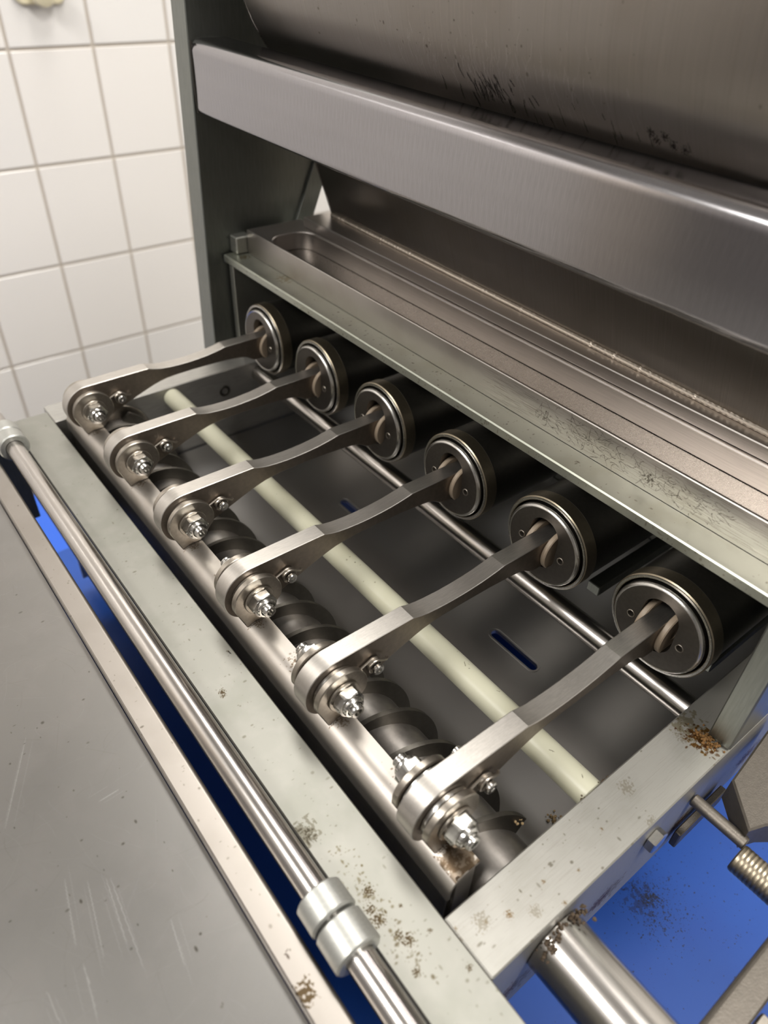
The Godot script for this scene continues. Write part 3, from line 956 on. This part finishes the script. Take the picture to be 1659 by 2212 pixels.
	for s: float in [-1.0, 1.0]:
		a = []
		lathe_ring(a, Vector3(0.0128 * s, BOLT_Y, BOLT_Z), Vector3(s, 0, 0), [Vector2(0.0041, 0), Vector2(0.0093, 0), Vector2(0.0096, 0.0003), Vector2(0.0096, 0.0011), Vector2(0.0093, 0.0014), Vector2(0.0041, 0.0014)], 36)
		part("washer", a, M.lug, bolt)
		a = []
		# hexagon whose corners are turned down, then the collar of the lock nut
		var hex := []
		var o := Vector3(0.0143 * s, BOLT_Y, BOLT_Z)
		for q in [[0.0073, 0.0, 0], [0.0085, 0.0007, 1], [0.0085, 0.0054, 1], [0.0074, 0.0061, 0], [0.0062, 0.0064, 2], [0.0062, 0.0078, 2], [0.0056, 0.0087, 2], [0.0046, 0.0088, 2], [0.0044, 0.0075, 2], [0.0040, 0.0070, 2]]:
			var loop := PackedVector3Array()
			for k in 36:
				var an := TAU * k / 36.0 + 0.3
				var rr: float = q[0]
				var flat := 0.0073 / cos(fposmod(an, PI / 3.0) - PI / 6.0)
				if q[2] == 1:
					rr = minf(rr, flat)
				elif q[2] == 0:
					rr = minf(rr, flat)
				loop.append(o + Vector3(q[1] * s, sin(an) * rr, cos(an) * rr))
			hex.append(loop)
		loft(a, hex)
		part("lock_nut", a, M.bright, bolt, 0.45)
	for i in range(1, 6):
		copy_of(rod_, Vector3(i * PITCH, 0, 0), "curved grey steel connecting rod, " + ORD[i])
		copy_of(bolt, Vector3(i * PITCH, 0, 0), "pivot bolt with two lock nuts, " + ORD[i])

# ---- pistons, cylinders, auger, rods
func drives() -> void:
	var a := []
	var cy := -0.0064; var cx := 0.0020
	var cyl := thing("pump_cylinder", "dark cylinder below the ledge, " + ORD[0], "cylinder", "cylinders in a row below the ledge plate")
	lathe_ring(a, Vector3(cx, cy, -0.1106), Vector3(0, 0, -1), [Vector2(0.0296, 0), Vector2(0.0314, 0), Vector2(0.0321, 0.0007), Vector2(0.0321, 0.0095), Vector2(0.0316, 0.0102), Vector2(0.0296, 0.0102)], 72)
	part("collar", a, M.collar, cyl)
	a = []
	lathe_ring(a, Vector3(cx, cy, -0.1107), Vector3(0, 0, -1), [Vector2(0.0300, -0.0006), Vector2(0.0313, -0.0006), Vector2(0.0315, 0.0002), Vector2(0.0299, 0.0002)], 72)
	part("front_edge", a, M.rim, cyl)
	a = []
	lathe_ring(a, Vector3(cx, cy, -0.1208), Vector3(0, 0, -1), [Vector2(0.0294, 0), Vector2(0.0310, 0), Vector2(0.0310, 0.172), Vector2(0.0294, 0.172)], 56)
	part("barrel", a, M.barrel, cyl)
	var pis := thing("piston", "dark slotted piston face, " + ORD[0], "piston", "pistons in the cylinders")
	var face := CSGCombiner3D.new()
	face.name = "face"
	pis.add_child(face)
	var disc := CSGCylinder3D.new()
	disc.name = "disc"
	disc.radius = 0.0266; disc.height = 0.022; disc.sides = 64
	disc.rotation_degrees = Vector3(90, 0, 0)
	disc.position = Vector3(cx, cy, -0.1074 - 0.011)
	disc.material = M.face
	face.add_child(disc)
	var cut := CSGPolygon3D.new()
	cut.name = "slot"
	cut.polygon = arc(0.0018, 0.0026, 0.0113, 0, 180, 16) + arc(0.0018, -0.0112, 0.0113, 180, 360, 16)
	cut.depth = 0.05
	cut.operation = CSGShape3D.OPERATION_SUBTRACTION
	cut.position = Vector3(0, 0, -0.0900)
	cut.material = M.face
	face.add_child(cut)
	for x: float in [-0.0144, 0.0177]:
		var hole := CSGCylinder3D.new()
		hole.name = "hole"
		hole.radius = 0.0023; hole.height = 0.02; hole.sides = 20
		hole.rotation_degrees = Vector3(90, 0, 0)
		hole.position = Vector3(x, -0.0081, -0.1074)
		hole.operation = CSGShape3D.OPERATION_SUBTRACTION
		hole.material = M.barrel
		face.add_child(hole, true)
		a = []
		lathe_ring(a, Vector3(x, -0.0081, -0.1074), Vector3(0, 0, 1), [Vector2(0.0016, -0.004), Vector2(0.0023, -0.004), Vector2(0.0026, 0.0001), Vector2(0.0024, 0.0004), Vector2(0.0019, 0.0002)], 24)
		part("thread_insert", a, M.lug, pis)
	a = []
	lathe_ring(a, Vector3(cx, cy, -0.1074), Vector3(0, 0, -1), [Vector2(0.0262, -0.0002), Vector2(0.0268, -0.0004), Vector2(0.0276, 0.0001), Vector2(0.0282, 0.0010), Vector2(0.0282, 0.0020), Vector2(0.0267, 0.0020)], 72)
	part("rim", a, M.rim, pis)
	a = []
	lathe_ring(a, Vector3(cx, cy, -0.1094), Vector3(0, 0, -1), [Vector2(0.0267, 0), Vector2(0.0282, 0), Vector2(0.0282, 0.060), Vector2(0.0267, 0.060)], 56)
	part("skirt", a, M.barrel, pis)
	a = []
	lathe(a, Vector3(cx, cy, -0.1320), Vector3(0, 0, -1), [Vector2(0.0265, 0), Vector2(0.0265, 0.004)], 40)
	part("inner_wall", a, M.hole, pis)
	for i in range(1, 6):
		copy_of(cyl, Vector3(i * PITCH, 0, 0), "dark cylinder below the ledge, " + ORD[i])
		copy_of(pis, Vector3(i * PITCH, 0, 0), "dark slotted piston face, " + ORD[i])
	# cream plastic rod and polished rear rod
	var mk := Marks.new(-0.04, -0.08, 0.46, 0.0, 2900.0, Color(0.96, 0.96, 0.95), 71)
	mk.mottle(Color(0.88, 0.87, 0.82), 0.3, 0.0058, 52)
	for i in 9:
		var x := rng.randf_range(0.30, 0.45); var z := -0.030 + rng.randfn() * 0.004
		mk.line(x, z, x + rng.randf_range(-0.004, 0.004), z + rng.randf_range(-0.002, 0.002), Color(0.2, 0.18, 0.15), 0.55)
	mk.specks(0.3, -0.03, 0.1, 0.004, 24, Color(0.3, 0.28, 0.24), 0.6)
	a = []
	rod(a, Vector3(-0.0325, -0.055, -0.0301), Vector3(0.4585, -0.055, -0.0301), 0.0083, 40)
	tag(part("plastic_rod", a, mk.on(M.plastic), self), "cream plastic rod crossing below the connecting rods", "rod")
	a = []
	rod(a, Vector3(-0.0325, -0.058, -0.1210), Vector3(0.4585, -0.058, -0.1210), 0.0081, 40)
	tag(part("guide_rod", a, M.chrome, self), "polished steel rod just below the front of the cylinders", "rod")
	# screw shaft under the rail
	var au := thing("screw_shaft", "dull grey screw shaft with thin spiral flights behind the front rail", "shaft")
	var ax := Vector3(0, -0.075, 0.0290)
	a = []
	rod(a, ax + Vector3(-0.030, 0, 0), ax + Vector3(0.4585, 0, 0), 0.0205, 48)
	part("core", a, M.auger, au)
	a = []
	rod(a, ax + Vector3(0.4892, 0.003, 0.0015), ax + Vector3(0.66, 0.003, 0.0015), 0.0164, 56)
	part("journal", a, M.chrome, au)
	a = []
	lathe_ring(a, ax + Vector3(-0.027, 0, 0), Vector3.RIGHT, [Vector2(0.0206, 0), Vector2(0.032, 0), Vector2(0.0325, 0.0005), Vector2(0.0325, 0.002), Vector2(0.032, 0.0025), Vector2(0.0206, 0.0025)], 56)
	part("end_flange", a, M.lug, au)
	var lead := 0.0510
	var n := int(0.465 / lead * 48.0)
	for start in 2:
		a = []
		var loops := []
		for i in n + 1:
			var x := -0.020 + lead * i / 48.0
			# angle from the front, over the top, to the back; the tips line up with x = 0.3685 on the back
			var ph := TAU * (x - 0.3685) / lead + PI * (1 + start) - 0.5
			var d := Vector3(0, sin(ph), cos(ph))
			var edge := 0.0225 if i == 0 else 0.0295
			loops.append(PackedVector3Array([ax + Vector3(x - 0.0022, 0, 0) + d * 0.0198, ax + Vector3(x - 0.0014, 0, 0) + d * edge, ax + Vector3(x + 0.0014, 0, 0) + d * edge, ax + Vector3(x + 0.0022, 0, 0) + d * 0.0198]))
		loft(a, loops)
		part("flight", a, M.flight, au, 0.6)
	# flat guide bars between the cylinders
	a = []
	box(a, Vector3(0.3560, -0.058, -0.150), Vector3(0.3660, -0.050, -0.29), 0.0006)
	var g := part("guide_bar", a, M.panel, self)
	tag(g, "dull flat bar running back between the two nearest cylinders", "bar", "flat bars under the cylinders")
	var g2 := g.duplicate()
	g2.name = numbered("guide_bar")
	add_child(g2, true)
	g2.position = Vector3(0.083, 0, -0.004)
	g2.set_meta("label", "dull flat bar running back beside the cylinder closest to the camera")

# ---- near end: side bolt, threaded spindle, lever, channel
func near_side() -> void:
	var a := []
	# bolt head in the side bar
	lathe(a, Vector3(0.4891, -0.0660, -0.0440), Vector3.RIGHT, [Vector2(0.0064, 0), Vector2(0.0068, 0.0004), Vector2(0.0068, 0.0044), Vector2(0.0062, 0.0050), Vector2(0.0, 0.0050)], 6, 0.4)
	tag(part("hex_bolt", a, M.bright, self), "small hexagon bolt head on the outer face of the near side bar", "bolt")
	# dough residue where the big shaft leaves the bar
	a = []
	crumbs(a, Vector3(0.4915, -0.0580, 0.0310), Vector3(0.0012, 0.0018, 0.0045), 150, 0.0004, 0.0012)
	crumbs(a, Vector3(0.4930, -0.0560, 0.0200), Vector3(0.0015, 0.002, 0.003), 30, 0.0004, 0.0012)
	crumbs(a, Vector3(0.4940, -0.0610, 0.0385), Vector3(0.0016, 0.0025, 0.003), 140, 0.0004, 0.0012)
	var o := tag(part("residue", a, M.crud, self), "dark crusty residue where the thick shaft leaves the side bar", "residue")
	o.set_meta("kind", "stuff")
	a = []
	crumbs(a, Vector3(0.478, -0.0445, -0.1000), Vector3(0.0045, 0.0006, 0.0022), 70, 0.0004, 0.0011)
	o = tag(part("rust", a, M.rust, self), "orange rust crust at the foot of the near side panel", "rust")
	o.set_meta("kind", "stuff")
	a = []
	crumbs(a, Vector3(0.4580, -0.0500, -0.0310), Vector3(0.0006, 0.002, 0.006), 40, 0.0003, 0.0009)
	o = tag(part("crumb", a, M.crud, self), "brown crumbs where the cream plastic rod meets the near side bar", "crumbs")
	o.set_meta("kind", "stuff")
	a = []
	crumbs(a, Vector3(0.4432, -0.0575, 0.0100), Vector3(0.0016, 0.0010, 0.0016), 26, 0.0004, 0.0011)
	crumbs(a, Vector3(0.4400, -0.1155, -0.0380), Vector3(0.0020, 0.0006, 0.0016), 22, 0.0004, 0.0012)
	o = tag(part("dough_bit", a, M.dough, self), "pale dried dough on the end of the spiral flight and the pan below", "residue")
	o.set_meta("kind", "stuff")
	# threaded spindle leaving the side bar
	var s := thing("spindle", "dirty steel spindle with a threaded roller at the near side of the machine", "spindle")
	a = []
	rod(a, Vector3(0.4895, -0.070, -0.0825), Vector3(0.5210, -0.070, -0.0825), 0.0036, 28)
	part("pin", a, M.cast, s)
	a = []
	var prof := [Vector2(0.0, 0.0), Vector2(0.0070, 0.0), Vector2(0.0078, 0.0008)]
	for i in 40:
		prof.append(Vector2(0.0080 if i % 2 else 0.00782, 0.0012 + i * 0.0011))
	prof.append(Vector2(0.0, 0.046))
	lathe(a, Vector3(0.5210, -0.0725, -0.0745), Vector3.RIGHT, prof, 32)
	part("threaded_roller", a, M.collar, s, 0.3)
	# flat stop under the side bar
	a = []
	box(a, Vector3(0.4905, -0.112, -0.125), Vector3(0.4945, -0.098, -0.078), 0.0006)
	tag(part("stop_bar", a, M.cast, self), "narrow flat bar end below the near side bar, beside the spindle", "bar")
	# lever plate at the right edge
	a = []
	prism(a, PackedVector2Array([Vector2(0.4918, -0.155), Vector2(0.4974, -0.1022), Vector2(0.5186, -0.0830), Vector2(0.5225, -0.0930), Vector2(0.5350, -0.110), Vector2(0.5350, -0.155)]), 1, -0.0790, -0.0600, 0.0010)
	tag(part("lever_plate", a, M.cast, self), "dull steel lever plate at the right edge above the blue floor", "plate")
	# channel bar in the lower right corner
	var c := thing("channel_bar", "stained steel channel bar in the lower right corner over the blue floor", "bar")
	a = []
	var cp := PackedVector2Array([Vector2(0.5510, -0.060), Vector2(0.5510, -0.0488), Vector2(0.5520, -0.0480), Vector2(0.5530, -0.0488), Vector2(0.5530, -0.0520), Vector2(0.5632, -0.0520), Vector2(0.5642, -0.0532), Vector2(0.5642, -0.080), Vector2(0.5620, -0.080), Vector2(0.5620, -0.0545), Vector2(0.5532, -0.0545), Vector2(0.5532, -0.060)])
	prism(a, cp, 2, -0.048, 0.070, 0.0004)
	part("channel", a, M.cast, c)
	a = []
	box(a, Vector3(0.5650, -0.062, -0.012), Vector3(0.575, -0.056, 0.06), 0.0008)
	part("inner_strip", a, M.lug, c)
